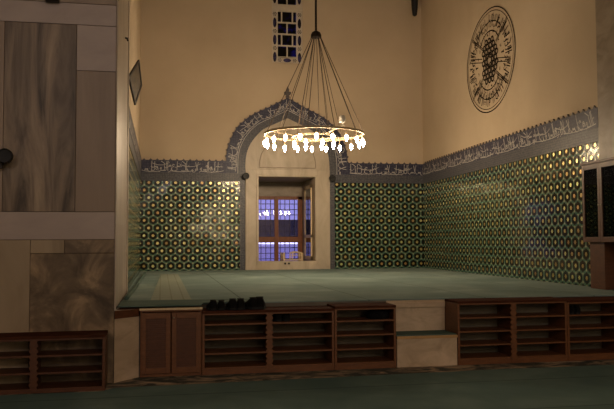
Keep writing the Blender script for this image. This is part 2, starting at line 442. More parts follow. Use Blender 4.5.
while y < YB - .1: bump_at((XR(y) - .002, y, ZB), (0, 0, 1), (0, 1, 0)); y += .172
cr.build('cresting', M['crest'], wall_right)
cr = MB(); y = 12.1
while y < YB - .1: bump_at((XL + .002, y, ZB), (0, 0, 1), (0, 1, 0)); y += .172
cr.build('cresting', M['crest'], wall_left)
# palmette finial at the point of the arch
fin = MB(); c = (AX, YB - .03, 5.56)
pts = [(-.05, 0), (-.06, .05), (-.03, .07), (-.09, .12), (-.10, .17), (-.06, .19), (-.03, .18), (-.045, .24), (0, .34), (.045, .24), (.03, .18), (.06, .19), (.10, .17), (.09, .12), (.03, .07), (.06, .05), (.05, 0)]
fin.prism([(AX + a, YB, 5.52 + b) for a, b in pts], (0, -.04, 0)); fin.build('finial', M['crest'], wall_back)

# ------------------------------------------------------------------ Thuluth-like writing, as flat glazed strokes
GLY = {
 'alif': (.15, [[(.07, .12), (.06, .6), (.07, .97), (.1, .93)]]),
 'lam': (.24, [[(.2, .96), (.17, .5), (.16, .2), (.1, .12), (0, .14)]]),
 'lamalif': (.3, [[(.26, .95), (.18, .5), (.06, .14)], [(.04, .92), (.12, .5), (.2, .22), (.1, .13)]]),
 'sin': (.42, [[(.42, .32), (.38, .18), (.33, .3), (.28, .17), (.22, .3), (.16, .14), (.05, .1), (0, .2)]]),
 'nun': (.36, [[(.34, .34), (.33, .12), (.22, .02), (.08, .06), (.02, .24)], [(.17, .3), (.2, .34)]]),
 'ra': (.24, [[(.22, .4), (.2, .2), (.1, .05), (-.04, .0)]]),
 'waw': (.26, [[(.16, .3), (.22, .42), (.27, .34), (.2, .26), (.15, .3)], [(.26, .32), (.2, .1), (.05, .02)]]),
 'ha': (.26, [[(.25, .2), (.2, .45), (.1, .5), (.05, .3), (.14, .22), (.22, .34), (.1, .42)]]),
 'kaf': (.4, [[(.06, .98), (.34, .74), (.3, .66), (.34, .2), (.2, .12), (0, .14)]]),
 'ba': (.4, [[(.4, .3), (.36, .13), (.2, .1), (.03, .13), (0, .28)], [(.18, -.03), (.22, .01)]]),
 'ayn': (.3, [[(.26, .62), (.14, .7), (.06, .58), (.18, .5), (.06, .4), (.02, .22), (.16, .1), (.28, .14)]]),
 'upper': (.36, [[(.36, .58), (.28, .5), (.2, .6), (.12, .5), (0, .58)], [(.08, .76), (.14, .8)], [(.26, .78), (.31, .82)]]),
 'mim': (.2, [[(.2, .16), (.12, .3), (.05, .2), (.12, .12), (.2, .16)], [(.06, .2), (0, -.02)]]),
}
ORDER = 'alif lam alif ba lamalif sin nun alif lam ha waw kaf lam alif ra ayn mim lam upper alif ba nun lamalif waw sin lam alif ha ra'.split()
def ribbon(mb, pts, w, fmap, nib=.8):
    q = smooth(pts, 4) if len(pts) > 2 else pts
    prev = None
    for i, p in enumerate(q):
        a = q[max(i - 1, 0)]; b = q[min(i + 1, len(q) - 1)]
        dx, dz = b[0] - a[0], b[1] - a[1]; l = math.hypot(dx, dz) or 1
        ang = math.atan2(dz, dx); ww = w * (.45 + .55 * abs(math.sin(ang - nib)))
        nx, nz = -dz / l * ww / 2, dx / l * ww / 2
        cur = (fmap(p[0] + nx, p[1] + nz), fmap(p[0] - nx, p[1] - nz))
        if prev: mb.face([prev[0], prev[1], cur[1], cur[0]])
        prev = cur
def write(name, length, h, fmap, parent, mat, seed, w=.017, flow=True, slant=.0):
    rnd = random.Random(seed); mb = MB(); s = .06; k = seed * 5
    while s < length - .1:
        g = ORDER[k % len(ORDER)] if rnd.random() < .8 else rnd.choice(list(GLY)); k += 1
        wd, st = GLY[g]; sc = h * 1.0
        for q in st: ribbon(mb, [(s + x * sc + z * slant * h, z * h * .9 + .035 * h) for x, z in q], w, fmap)
        if g in ('alif', 'lam', 'mim', 'ra') and rnd.random() < .9:
            ribbon(mb, [(s + (x - .02) * sc, (z * .5 + .42) * h * .9) for x, z in rnd.choice(['sin', 'nun', 'ha', 'waw']) and GLY[rnd.choice(['sin', 'nun', 'ha', 'waw'])][1][0]], w * .75, fmap)
        s += wd * sc * rnd.uniform(.72, .95)
    if flow:     # the long sweeping base line under the letters
        s = .05
        while s < length - .5:
            l = rnd.uniform(.5, 1.1); l = min(l, length - s - .05)
            ribbon(mb, [(s, .14 * h), (s + l * .3, .08 * h), (s + l * .7, .09 * h), (s + l, .2 * h)], w, fmap); s += l + rnd.uniform(.0, .2)
        s = .3
        while s < length - .7:
            l = rnd.uniform(.3, .6); z_ = rnd.uniform(.42, .62)
            ribbon(mb, [(s, (z_ + .16) * h), (s + l * .35, z_ * h), (s + l * .7, (z_ + .02) * h), (s + l, (z_ + .22) * h)], w, fmap); s += l + rnd.uniform(.1, .5)
    mb.fix = False
    return mb.build(name, mat, parent)
H = ZB - ZX
write('inscription', 1.70 - XL, H, lambda s, z: (XL + s, YB - .039, ZX + z), wall_back, M['white_paint'], 1)
write('inscription', XR(YB) - 5.10, H, lambda s, z: (5.10 + s, YB - .039, ZX + z), wall_back, M['white_paint'], 2)
write('inscription', YB - 10.97, H, lambda s, z: (XR(YB - .04 - s) - .039, YB - .04 - s, ZX + z), wall_right, M['white_paint'], 3, slant=-.35)
write('inscription', YB - 12.05, H, lambda s, z: (XL + .039, 12.02 + s, ZX + z), wall_left, M['white_paint'], 4)
cum = [0]
for i in range(NA - 1): cum.append(cum[-1] + math.dist(lerp(si[i], so[i], .7), lerp(si[i + 1], so[i + 1], .7)))
def archmap(s, z):
    s = max(0, min(s, cum[-1] - 1e-4)); i = 0
    while cum[i + 1] < s: i += 1
    f = (s - cum[i]) / (cum[i + 1] - cum[i]); u = .43 + .54 * z / H
    a, b = lerp(si[i], so[i], u), lerp(si[i + 1], so[i + 1], u); p = lerp(a, b, f)
    return (p[0], YB - .05, p[1])
write('inscription', cum[-1], H, archmap, wall_back, M['white_paint'], 5)

# ------------------------------------------------------------------ marble surround of the window recess
m = MB()
poly = [(x, YB, z) for x, z in si] + [(2 * AX - 2.235, YB, 3.62), (2.235, YB, 3.62)]
poly = [p for p in poly if p[2] >= 3.55]
arch_fill = [(2.236, YB, 3.55)] + [(x, YB, z) for x, z in si if z > 3.56] + [(4.574, YB, 3.55)]
m.prism(arch_fill, (0, -.03, 0))
so_surround = struct(m.build('trim_3', M['marble_warm']), 'pale marble surround of the window recess under the pointed arch')
fr = MB()
fr.box(2.236, DX0 - .06, YB - .05, YB, ZP, 3.55); fr.box(DX1 + .06, 4.574, YB - .05, YB, ZP, 3.55)
fr.box(DX0 - .06, DX1 + .06, YB - .05, YB, DZ1 + .05, 3.55)
fr.box(DX0 - .06, DX0, YB - .075, YB + .2, DZ0 + .2, DZ1); fr.box(DX1, DX1 + .06, YB - .075, YB + .0, DZ0 + .2, DZ1)
fr.box(DX0 - .06, DX1 + .06, YB - .075, YB + .0, DZ1, DZ1 + .05)
fr.box(DX0 - .06, DX1 + .06, YB - .06, YB + .2, ZP, 1.05)
for xx in (2.236, 4.52): fr.box(xx, xx + .054, YB - .07, YB - .05, ZP, 3.55)
fr.build('door_surround', M['marble_warm'], so_surround, bevel=.008)
ty = smooth([(2.62, 3.60), (2.63, 3.80), (2.72, 4.05), (2.95, 4.28), (3.40, 4.50)], 5); ty = ty + [(2 * 3.40 - a, b) for a, b in reversed(ty[:-1])]
tp = MB(); tp.prism([(a, YB - .03, b) for a, b in ty], (0, -.012, 0)); tp.build('tympanum', M['marble_warm'], so_surround)
tp = MB(); tp.tube([(a, YB - .045, b) for a, b in ty], .012, 6, closed=True); tp.build('moulding', M['marble_grey'], so_surround)

# ------------------------------------------------------------------ window recess behind the wall
YW = 22.0
nb = MB()
nb.box(DX0 - .3, DX0, YB + .45, YW + .3, 0, 4); nb.box(DX1, DX1 + .3, YB + .45, YW + .3, 0, 4)
nb.box(DX0, DX1, YB + .45, YW + .3, DZ1, 4)
nb.box(DX0, DX1, YW, YW + .3, 2.93, DZ1)
struct(nb.build('wall_recess', M['marble_grey']), 'grey marble sides of the deep window recess')
struct(MB().box(DX0, DX1, YB + .2, YW + .3, .5, DZ0).build('trim_4', M['marble_grey']), 'marble floor of the window recess')
wr = bpy.data.objects.new('window_1', None); COL.objects.link(wr); wr.location = ((DX0 + DX1) / 2, YW, DZ0)
struct(wr, 'wooden window with blue dusk panes at the back of the recess')
HW = (DX1 - DX0) / 2; T = 2.93 - DZ0
f = MB(); f.box(-HW, -HW + .09, -.05, .05, 0, T); f.box(HW - .13, HW, -.05, .05, 0, T); f.box(-.06, .06, -.06, .05, 0, T)
f.box(-HW, HW, -.05, .05, T - .10, T); f.box(-HW, HW, -.05, .05, 0, .16); f.box(-HW, HW, -.055, .05, .72, .87)
f.build('window_frame', M['wood_win'], wr, bevel=.008)
for x0, x1 in ((-HW + .09, -.06), (.06, HW - .13)):
    for z0, z1 in ((.16, .72), (.87, T - .10)):
        pn = MB().box(x0, x1, -.004, .004, z0, z1).build('pane', M['pane'], wr)
g = MB()
for k in range(11): xx = -HW + .06 + k * .146; g.tube([(xx, .22, .0), (xx, .22, T)], .012, 6)
for k in range(13): zz = .05 + k * .165; g.tube([(-HW, .22, zz), (HW, .22, zz)], .012, 6)
g.build('iron_grille', M['iron'], wr)
# open glazed leaf folded against the right side
le = thing('window_leaf', (DX1 - .03, YB + .22, 1.07), 'open glazed wooden window leaf folded against the right side of the recess', 'window leaf')
f = MB(); D = 1.0; f.box(-.04, 0, 0, .06, 0, 2.1); f.box(-.04, 0, D - .12, D, 0, 2.1); f.box(-.04, 0, 0, D, 0, .1); f.box(-.04, 0, 0, D, 2.0, 2.1); f.box(-.04, 0, 0, D, .62, .70)
f.build('leaf_frame', M['wood_pale'], le, bevel=.004)
gm = MB().box(-.024, -.016, .06, D - .12, .1, 2.0).build('pane', M['pane'], le)
# low pale wooden chair in the recess
ch = thing('wooden_chair', (3.66, 20.95, DZ0), 'small pale wooden slatted chair standing in the window recess', 'chair')
for sx, sy in ((-1, -1), (1, -1), (-1, 1), (1, 1)):
    x = sx * .26; y = sy * .2; h = .42 if sx < 0 else .40
    MB().box(x - .028, x + .028, y - .028, y + .028, 0, h).build('leg', M['wood_pale'], ch, bevel=.005)
MB().box(-.28, .28, -.22, .22, .2, .23).build('seat', M['wood_pale'], ch, bevel=.005)
for sy in (-1, 1):
    r = MB(); y = sy * .2
    r.tube([(-.02, y, .40), (.08, y, .435), (.2, y, .42), (.29, y, .38)], .022, 8)
    r.tube([(-.02, y, .33), (.14, y, .345), (.27, y, .32)], .012, 6); r.box(-.03, .0, y - .015, y + .015, .2, .42)
    r.build('armrest', M['wood_pale'], ch, smooth=True)
b = MB(); b.box(-.275, -.25, -.2, .2, .36, .42); b.box(-.275, -.25, -.2, .2, .28, .31); b.build('backrest', M['wood_pale'], ch, bevel=.004)
# two little dark catches on the sill
for k, xx in enumerate((3.315, 3.42)):
    tag(MB().lathe([(.001, 0), (.028, .004), (.028, .02), (.001, .026)], 12, (xx, YB - .086, .985), 'Y').build('sill_stopper', M['black'], smooth=True),
        ('left' if k == 0 else 'right') + ' one of two small round dark stoppers on the marble sill', 'stopper', 'stoppers on the sill')
# outdoors behind the panes
struct(MB().box(-30, 40, 22.6, 70, -.3, -.2).build('floor_outside', M['snow']))
wo = struct(MB().box(-20, 30, 40, 40.4, 1.58, 2.75).build('wall_outside', M['hedge']))
MB().box(-20, 30, 39.9, 40.4, -.2, 1.42).build('pale_plinth', M['snow'], wo)
tag(MB().box(4, 9.6, 39.85, 40.0, 1.44, 1.56).build('added_glow_strip', emis('glow_strip', (.95, .9, 1), 3)), 'added glowing strip outdoors standing in for the bright row in the lower window panes', 'light strip')  # glowing strip added to make the bright row in the lower panes

# ------------------------------------------------------------------ stained upper window
sw = bpy.data.objects.new('window_2', None); COL.objects.link(sw); sw.location = (WX0, YB + .06, 6.51); struct(sw, 'tall stained glass window in white plaster tracery')
W = WX1 - WX0
lat = MB(); pane = MB(); inl = MB()
def ell(mb, cx, cz, a, b, n=14, point=False):
    pts = []
    for i in range(n):
        t_ = 2 * PI * i / n; pts.append((cx + a * math.cos(t_) * (abs(math.cos(t_)) ** .3 if point else 1), -.028, cz + b * math.sin(t_)))
    mb.prism(pts, (0, .016, 0))
def panel(z0, z1, bottom):
    ix0, ix1 = .185, W - .185
    lat.box(0, .17, -.02, .03, z0, z1); lat.box(W - .17, W, -.02, .03, z0, z1)
    zz = z0
    if bottom:
        lat.box(.17, W - .17, -.02, .03, z0, z0 + .17); zz = z0 + .17
        ell(inl, W / 2, z0 + .085, .11, .055, point=False)
        for s_ in (-1, 1):
            for k in range(6): ell(inl, W / 2 + s_ * .21 + .04 * math.cos(k * PI / 3), z0 + .085 + .04 * math.sin(k * PI / 3), .014, .014, 8)
            ell(inl, W / 2 + s_ * .21, z0 + .085, .014, .014, 8)
    n = 4; h = (z1 - zz) / n
    for k in range(n + 1): lat.box(.17, W - .17, -.02, .03, zz + k * h - .018, zz + k * h + .018)
    for k in range(n):
        a, b = zz + k * h + .018, zz + (k + 1) * h - .018
        if k % 2 == 0: lat.box(W / 2 - .018, W / 2 + .018, -.02, .03, a, b)
        else:
            for xx in (.28, W - .28): lat.box(xx - .018, xx + .018, -.02, .03, a, b)
    pane.box(.17, W - .17, .034, .04, zz, z1)
    hh = (z1 - z0) / 3
    for xx in (.085, W - .085):
        for k in range(3):
            ell(inl, xx, z0 + .17 + k * hh * .98, .05, .14)
            if k < 3:
                cz = z0 + .17 + k * hh * .98 + hh * .5
                for q in range(6): ell(inl, xx + .042 * math.cos(q * PI / 3), cz + .042 * math.sin(q * PI / 3), .014, .016, 8)
                ell(inl, xx, cz, .014, .016, 8)
    for x_ in (0, W - .012): lat.box(x_, x_ + .012, -.025, -.02, z0, z1)
panel(0, 1.47, True); lat.box(0, W, -.045, .03, 1.47, 1.64); panel(1.64, 3.39, False)
lat.build('tracery', M['lattice'], sw); pane.build('pane', M['stained'], sw); inl.build('glass_inlay', M['inlay'], sw)

# ------------------------------------------------------------------ black calligraphic roundel on the right wall
rd = thing('calligraphy_roundel', (XR(15.3), 15.3, 5.59), 'round black calligraphic roundel painted high on the cream right wall', 'wall roundel', rz=math.atan(.0316) * -1)
RV, RH = 1.165, 1.33
def rm(a, b, d=.012):      # a along the wall (towards the viewer), b up; unit radius
    return (-d, -a * RH, b * RV)
def rstroke(mb, pts, w, nib=None):
    for i in range(len(pts) - 1):
        (a, b), (c, d) = pts[i], pts[i + 1]; l = math.hypot(c - a, d - b) or 1; nx, nz = -(d - b) / l * w / 2, (c - a) / l * w / 2
        mb.face([rm(a + nx, b + nz), rm(a - nx, b - nz), rm(c - nx, d - nz), rm(c + nx, d + nz)])
def arc(r, a0, a1, cx=0, cz=0, n=40, sy=1): return [(cx + r * math.cos(a0 + (a1 - a0) * i / n), cz + sy * r * math.sin(a0 + (a1 - a0) * i / n)) for i in range(n + 1)]
ring = MB(); ring.fix = False; rstroke(ring, arc(.985, 0, 2 * PI, n=96), .022); rstroke(ring, arc(.925, 0, 2 * PI, n=96), .012); ring.build('border_ring', M['ink'], rd)
core = MB(); core.fix = False
for iz in range(-4, 5):                  # dark knotted rosette in the middle
    for ix in range(-2, 3):
        cx_, cz_ = ix * .125 + (.05 if iz % 2 else 0), iz * .095
        if (cx_ / .34) ** 2 + (cz_ / .46) ** 2 > 1 or (cx_ ** 2 + cz_ ** 2) < .0035: continue
        rstroke(core, arc(.048, 0, 2 * PI, cx_, cz_, 10), .034)
rstroke(core, arc(.1, 0, 2 * PI, 0, 0, 16, 1.25), .03)
core.build('knot_rosette', M['ink'], rd)
arcs = MB(); arcs.fix = False
for r, w in ((.44, .022), (.62, .016)):
    rstroke(arcs, arc(r, PI * .17, PI * .83, 0, .12), w); rstroke(arcs, arc(r, -PI * .83, -PI * .17, 0, -.12), w)
for s_ in (-1, 1):
    for dz in (-.035, .035): rstroke(arcs, [(s_ * .3, dz - s_ * .07), (s_ * .82, dz - s_ * .2)], .016)
    for dd in (-.04, .0):
        rstroke(arcs, [(s_ * .26, .3 + dd), (s_ * .72, .62 + dd)], .014); rstroke(arcs, [(s_ * .26, -.3 - dd), (s_ * .72, -.62 - dd)], .014)
for k in range(9):
    a = PI * 1.22 + k * PI * .07; rstroke(arcs, [(.46 * math.cos(a), -.12 + .46 * math.sin(a)), (.6 * math.cos(a), -.12 + .6 * math.sin(a))], .01)
arcs.build('tracery_lines', M['ink'], rd)
let = MB(); let.fix = False; rnd = random.Random(11); a = 0; k = 0
for seed_, r0_, rs_, asz in ((0, .60, .28, .34), (9, .70, .16, .22), (17, .46, .13, .26)):
  a = 0; k = seed_
  while a < 2 * PI - .1:
    gname = ORDER[k % len(ORDER)]; k += 1; wd, st = GLY[gname]
    for q in st:
        pts = smooth(q, 4) if len(q) > 2 else q
        pp = []
        for x_, z_ in pts:
            rr = r0_ + rs_ * z_; aa = PI / 2 - (a + x_ * asz); pp.append((rr * math.cos(aa), rr * math.sin(aa)))
        for i in range(len(pp) - 1):
            rstroke(let, pp[i:i + 2], .020 if abs(pp[i][0] - pp[i + 1][0]) > .01 else .013)
    a += wd * asz + (.03 if seed_ < 10 else .22)
let.build('lettering', M['ink'], rd)

# ------------------------------------------------------------------ lozenge plaque on the left wall
pq = thing('lozenge_plaque', (-.455, 12.72, 3.885), 'dark framed lozenge shaped plaque high on the left wall', 'plaque')
A, B_, C_, D_ = Vector((-.095, -.36, .40)), Vector((0, 0, 0)), Vector((.10, .28, .40)), Vector((.055, .02, .78))
nn = (C_ - A).cross(D_ - B_).normalized()
if nn.y > 0: nn = -nn
cen = (A + C_) / 2
MB().prism([tuple(cen + (p - cen) * .84 + nn * .008) for p in (A, B_, C_, D_)], tuple(nn * .012)).build('panel', mat_noise('plaque_panel', (.06, .04, .02), (.16, .11, .055), 7, .5), pq)
fr = MB(); q = [A, B_, C_, D_]
for i in range(4):
    a, b = q[i], q[(i + 1) % 4]; ai, bi = cen + (a - cen) * .84, cen + (b - cen) * .84
    fr.prism([tuple(p) for p in (a, b, bi, ai)], tuple(nn * .03))
fr.build('frame', M['iron'], pq)

# dark tapered pendant hanging in the far right corner, and its twin on the left
for (x, y, zt, zb, lab) in ((6.98, 19.7, 9.2, 7.9, 'long dark tapered pendant hanging high in the right back corner'),
                            (-.40, 19.75, 9.4, 7.99, 'dark pendant tip hanging high in the left back corner')):
    o = MB().lathe([(.02, zb - 9.2 + 0), (.06, zb - 9.2 + .03), (.085, zb - 9.2 + .2), (.11, zb - 9.2 + .7), (.13, zt - 9.2 + .2)], 14).build('pendant', M['black'], smooth=True)
    o.location = (x, y, 9.2); tag(o, lab, 'pendant')
    MB().tube([(0, 0, zt - 9.2 + .2), (0, 0, CEIL - 9.2)], .012, 6).build('cord', M['iron'], o)

# round black wall lamps
def spot(loc, r, lab):
    o = thing('wall_spotlight', loc, lab, 'spotlight', 'round black wall spotlights')
    MB().lathe([(.02, .0), (r * .8, -.02), (r, -.05), (r, -.13), (r * .93, -.135), (r * .9, -.11), (.005, -.105)], 24, axis='Y').build('lamp_housing', M['black'], o, smooth=True)
    MB().lathe([(.025, 0), (.025, .10)], 10, (0, -.03, 0), 'Y').build('mount', M['black'], o)
    return o
spot((2.235, YB - .11, 3.345), .088, 'round black spotlight on the tiles left of the marble window surround')
spot((4.615, YB - .11, 3.315), .088, 'round black spotlight on the tiles right of the marble window surround')
sp = spot((-1.685, 8.785 - .07, 2.545), .080, 'round black spotlight on the brown marble pier')
MB().box(-.13, -.04, -.03, .0, -.13, .07).build('bracket', M['iron'], sp)
tag(MB().tube([(-.52, 10.9, 4.53), (-.49, 10.88, 4.52), (-.48, 10.8, 4.47)], .014, 8).build('iron_hook', M['iron']), 'small dark iron hook high on the pale marble jamb', 'hook')
tag(MB().box(-1.30, -1.15, 8.68, 8.785, 4.325, 4.42).build('wall_bracket', M['iron'], bevel=.01), 'black bracket at the very top of the brown marble pier', 'bracket')

# ------------------------------------------------------------------ chandeliers
def chandelier(name, cx, cy, z, R, n, n2, top, lab, bulbmat, apex, wires, br=.68, wr_=.0075):
    o = thing(name, (cx, cy, z), lab, 'chandelier')
    mb = MB()                                     # flat band of the outer hoop
    K = 72
    prof = [(R - .018, -.02), (R + .018, -.02), (R + .018, .02), (R - .018, .02)]
    def hoop(mb, Rr, hw, hh, dz=0):
        b = len(mb.v)
        for i in range(K):
            a = 2 * PI * i / K
            for rr, zz in ((Rr - hw, -hh), (Rr + hw, -hh), (Rr + hw, hh), (Rr - hw, hh)): mb.v.append((rr * math.cos(a), rr * math.sin(a), zz + dz))
        for i in range(K):
            for q in range(4):
                i2 = (i + 1) % K; q2 = (q + 1) % 4
                mb.f.append([b + i * 4 + q, b + i * 4 + q2, b + i2 * 4 + q2, b + i2 * 4 + q]); mb.mi.append(0)
    hoop(mb, R, .018, .022); mb.build('outer_hoop', M['brass'], o)
    mb = MB(); hoop(mb, R * .43, .014, .018, -.05); mb.build('inner_hoop', M['brass'], o)
    for k in range(4):
        a = k * PI / 2 + .3
        MB().tube([(R * .43 * math.cos(a), R * .43 * math.sin(a), -.05), (R * math.cos(a), R * math.sin(a), 0)], .010, 6).build('spoke', M['brass'], o)
    az = apex[2] - z; ax = apex[0] - cx; ay = apex[1] - cy
    MB().lathe([(.02, .10), (.09, .06), (.115, 0), (.115, -.05), (.09, -.06)], 20, (ax, ay, az)).build('hub', M['iron'], o, smooth=True)
    MB().tube([(ax, ay, az + .08), (ax, ay, top - z)], .024, 8).build('rod', M['iron'], o)
    MB().lathe([(.02, -.12), (.10, -.03), (.11, 0)], 16, (ax, ay, top - z)).build('ceiling_rose', M['iron'], o)
    for k in range(wires):
        a = 2 * PI * k / wires + .2; c, s_ = math.cos(a), math.sin(a)
        MB().tube([(ax + .1 * c, ay + .1 * s_, az - .04), (R * c, R * s_, 0.02)], wr_ * (1.6 if k == 0 else 1), 5).build('suspension_wire', M['cable'], o)
    for k in range(4):
        a = PI / 2 * k + .5; c, s_ = math.cos(a), math.sin(a)
        MB().tube([(ax + .06 * c, ay + .06 * s_, az - .04), (R * .43 * c, R * .43 * s_, -.03)], wr_ * .8, 5).build('suspension_wire', M['cable'], o)
    prof = [(.020, -.005), (.032, -.02), (.050, -.05), (.053, -.08), (.042, -.125), (.022, -.17), (.008, -.20), (.001, -.205)]
    bulb = socket = None
    for ring_r, cnt, dz, ph in ((R, n, -.115, PI / 2 + .157), (R * .43, n2, -.15, .2)):
        for k in range(cnt):
            a = 2 * PI * k / cnt + ph; p = (ring_r * math.cos(a), ring_r * math.sin(a), dz)
            if bulb is None:
                socket = MB().lathe([(.006, .11), (.006, .03), (.02, .02), (.022, .0), (.022, -.02), (.012, -.02)], 10).build('lamp_socket', M['brass'], o, smooth=True); socket.location = p
                bulb = MB().lathe([(r_ * br, h_ * br) for r_, h_ in prof], 12, (0, 0, -.018)).build('glass_lamp', bulbmat, o, smooth=True); bulb.location = p
            else:
                for src in (socket, bulb):
                    c_ = src.copy(); COL.objects.link(c_); c_.parent = o; c_.location = p
    return o
chandelier('chandelier', 3.20, 15.5, 3.875, 1.055, 20, 8, CEIL, 'large ring chandelier with lit glass lamps hanging over the raised floor', M['bulb'], (3.255, 15.5, 6.02), 12)
chandelier('chandelier', 5.7, -4.0, 3.6, 2.6, 30, 10, CEIL, 'wide ring chandelier of the hall seen only mirrored in glass and tiles', M['bulb_hall'], (5.7, -4.0, 6.6), 8)
chandelier('chandelier', 3.3, -7.0, 2.75, 1.1, 14, 6, CEIL, 'added smaller low hanging ring chandelier, unseen in the hall, for sparkles in the left tiles', M['bulb_hall'], (3.3, -7.0, 4.6), 6)  # unseen chandelier added only for its sparkles on the left tiles
# white floodlight clamped on the hoop of the chandelier
fl_ = thing('floodlight', (3.20 + .40, 15.5 - .972, 3.90), 'small white floodlight on a bracket clamped to the near side of the chandelier hoop', 'floodlight')
b = MB(); b.tube([(-.03, 0, 0), (0, 0, .05), (-.02, 0, .09)], .012, 6); b.tube([(.035, 0, 0), (.0, 0, .05)], .009, 6); b.build('bracket', M['white_metal'], fl_)
b = MB().lathe([(.03, .08), (.06, .09), (.068, .13), (.065, .20), (.04, .23)], 14, (-.015, 0, 0)); b.build('lamp_head', M['white_metal'], fl_, smooth=True)

# ------------------------------------------------------------------ floors
struct(MB().box(-9, 14, -10, 9.5, -.2, 0).build('floor', M['stone_border']), 'mottled stone floor of the hall')
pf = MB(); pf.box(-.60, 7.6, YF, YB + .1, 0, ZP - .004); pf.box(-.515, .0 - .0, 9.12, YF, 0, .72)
struct(pf.build('floor_platform', M['riser_shaded']), 'raised stone floor of the recess')
# marble end block beside the cupboard
eb = MB(); eb.prism([(-.515, 8.785, 0), (-.25, 9.10, 0), (-.25, 9.45, 0), (-.515, 9.45, 0)], (0, 0, .715)); struct(eb.build('trim_5', M['riser']), 'small grey marble block between pier and cupboard')
eb = MB(); eb.prism([(-.515, 8.83, .715), (-.25, 9.08, .715), (-.25, 9.49, .715), (-.515, 9.49, .715)], (0, 0, .09)); struct(eb.build('trim_6', M['wood_dark'], bevel=.004), 'dark wooden board on the small marble block')
up = MB(); N = 40
yf0 = 9.18
def cz(x, y): return ZP + .012
outline = [(-.50, 9.50), (.3, 9.49), (1.3, 9.49), (2.9, 9.50), (3.7, 9.49), (5.3, 9.47), (7.0, 9.46), (XR(9.5) - .06, 9.48), (XR(YB) - .03, YB - .03), (XL + .03, YB - .03), (XL + .03, 12.05), (-.50, 11.8)]
up.prism([(a, b, ZP - .003) for a, b in outline], (0, 0, .015))
tag(up.build('carpet', M['carpet_up']), 'pale green fitted carpet covering the raised floor', 'carpet')
es = MB()
es.prism([(-.50, 9.10, ZP + .013), (.48, 9.11, ZP + .013), (.52, 9.42, ZP + .013), (1.3, 9.5, ZP + .013), (1.3, 9.9, ZP + .013), (-.50, 9.95, ZP + .013)], (0, 0, .014))
es.fix = True
tag(es.build('carpet_strip', M['carpet_edge'], bevel=.004), 'darker green carpet strip lapping over the front edge beside the pier', 'carpet')
ru = MB(); ru.prism([(-.13, 9.98, ZP + .013), (.40, 9.98, ZP + .013), (.40, 17.8, ZP + .013), (.0, 17.8, ZP + .013)], (0, 0, .010))
tag(ru.build('prayer_runner', M['runner']), 'pale ribbed runner lying along the left side of the raised floor', 'rug')
r2 = MB(); r2.tube([(-.44, 10.2, ZP + .04), (-.40, 13, ZP + .045), (-.38, 16, ZP + .045), (-.37, 18.4, ZP + .04)], .028, 8)
tag(r2.build('rolled_carpet_edge', M['carpet_edge'], smooth=True), 'rolled dark carpet edge lying along the foot of the left tiled wall', 'carpet')
low = MB(); low.prism([(-9, -9.9, .001), (13.9, -9.9, .001), (13.9, 8.56, .001), (4, 8.60, .001), (-.5, 8.42, .001), (-.6, 8.26, .001), (-9, 8.2, .001)], (0, 0, .014))
tag(low.build('hall_carpet', M['carpet_low']), 'dark green carpet covering the lower hall floor in the foreground', 'carpet')

# ------------------------------------------------------------------ shoe racks
def wavy(x, z0, z1, w, y0, y1, waves=8):
    n = 48; L_ = []; R_ = []
    for i in range(n + 1):
        z = z0 + (z1 - z0) * i / n; d = w * (.55 + .45 * abs(math.cos(PI * waves * i / n)))
        L_.append((x - d, y0, z)); R_.append((x + d, y0, z))
    mb = MB()
    for i in range(n): mb.prism([L_[i], R_[i], R_[i + 1], L_[i + 1]], (0, y1 - y0, 0))
    return mb
def rack(x0, x1, y0, depth, Hh, rows, bays, lab, wood_='wood'):
    o = thing('shoe_rack', (x0, y0, 0), lab, 'shoe rack', 'wooden shoe racks'); W_ = x1 - x0; m_ = M[wood_]; d = depth
    for xx in (0, W_ - .03): MB().box(xx, xx + .03, 0, d, 0, Hh - .03).build('side_panel', m_, o, bevel=.003)
    MB().box(-.0, W_, -.012, d, Hh - .03, Hh).build('top_board', M['wood_top'], o, bevel=.004)
    MB().box(.03, W_ - .03, -.006, .02, Hh - .05, Hh - .03).build('top_rail', m_, o, bevel=.003)
    MB().box(.03, W_ - .03, .0, .025, 0.0, rows[-1] - .02).build('plinth', m_, o, bevel=.003)
    bw = (W_ - .03) / bays
    for b_ in range(bays):
        a, c = b_ * bw + .03, (b_ + 1) * bw
        for z in rows: MB().box(a, c, .004, d - .01, z - .02, z).build('shelf', m_, o, bevel=.002)
        if b_:
            MB().box(b_ * bw, b_ * bw + .03, .02, d, 0, Hh - .03).build('divider', m_, o)
            wavy(b_ * bw + .015, .03, Hh - .04, .046, -.012, .012, len(rows) * 3).build('carved_stile', m_, o)
    return o
R4 = [.605, .43, .257, .085]
rack(.49, 2.115, 9.06, .435, .760, R4, 2, 'double shoe rack right of the cupboard with three pairs of shoes on top')
rack(2.12, 2.915, 9.06, .435, .785, R4, 1, 'single shoe rack immediately left of the marble step')
rack(3.74, 5.275, 9.06, .435, .815, R4, 2, 'double shoe rack immediately right of the marble step')
rack(5.28, 6.85, 9.06, .435, .80, R4, 2, 'shoe rack at the far right end of the row')
rack(-2.05, -.585, 8.37, .40, .60, [.395, .215, .045], 2, 'low shoe rack against the foot of the marble pier', 'wood_dark')

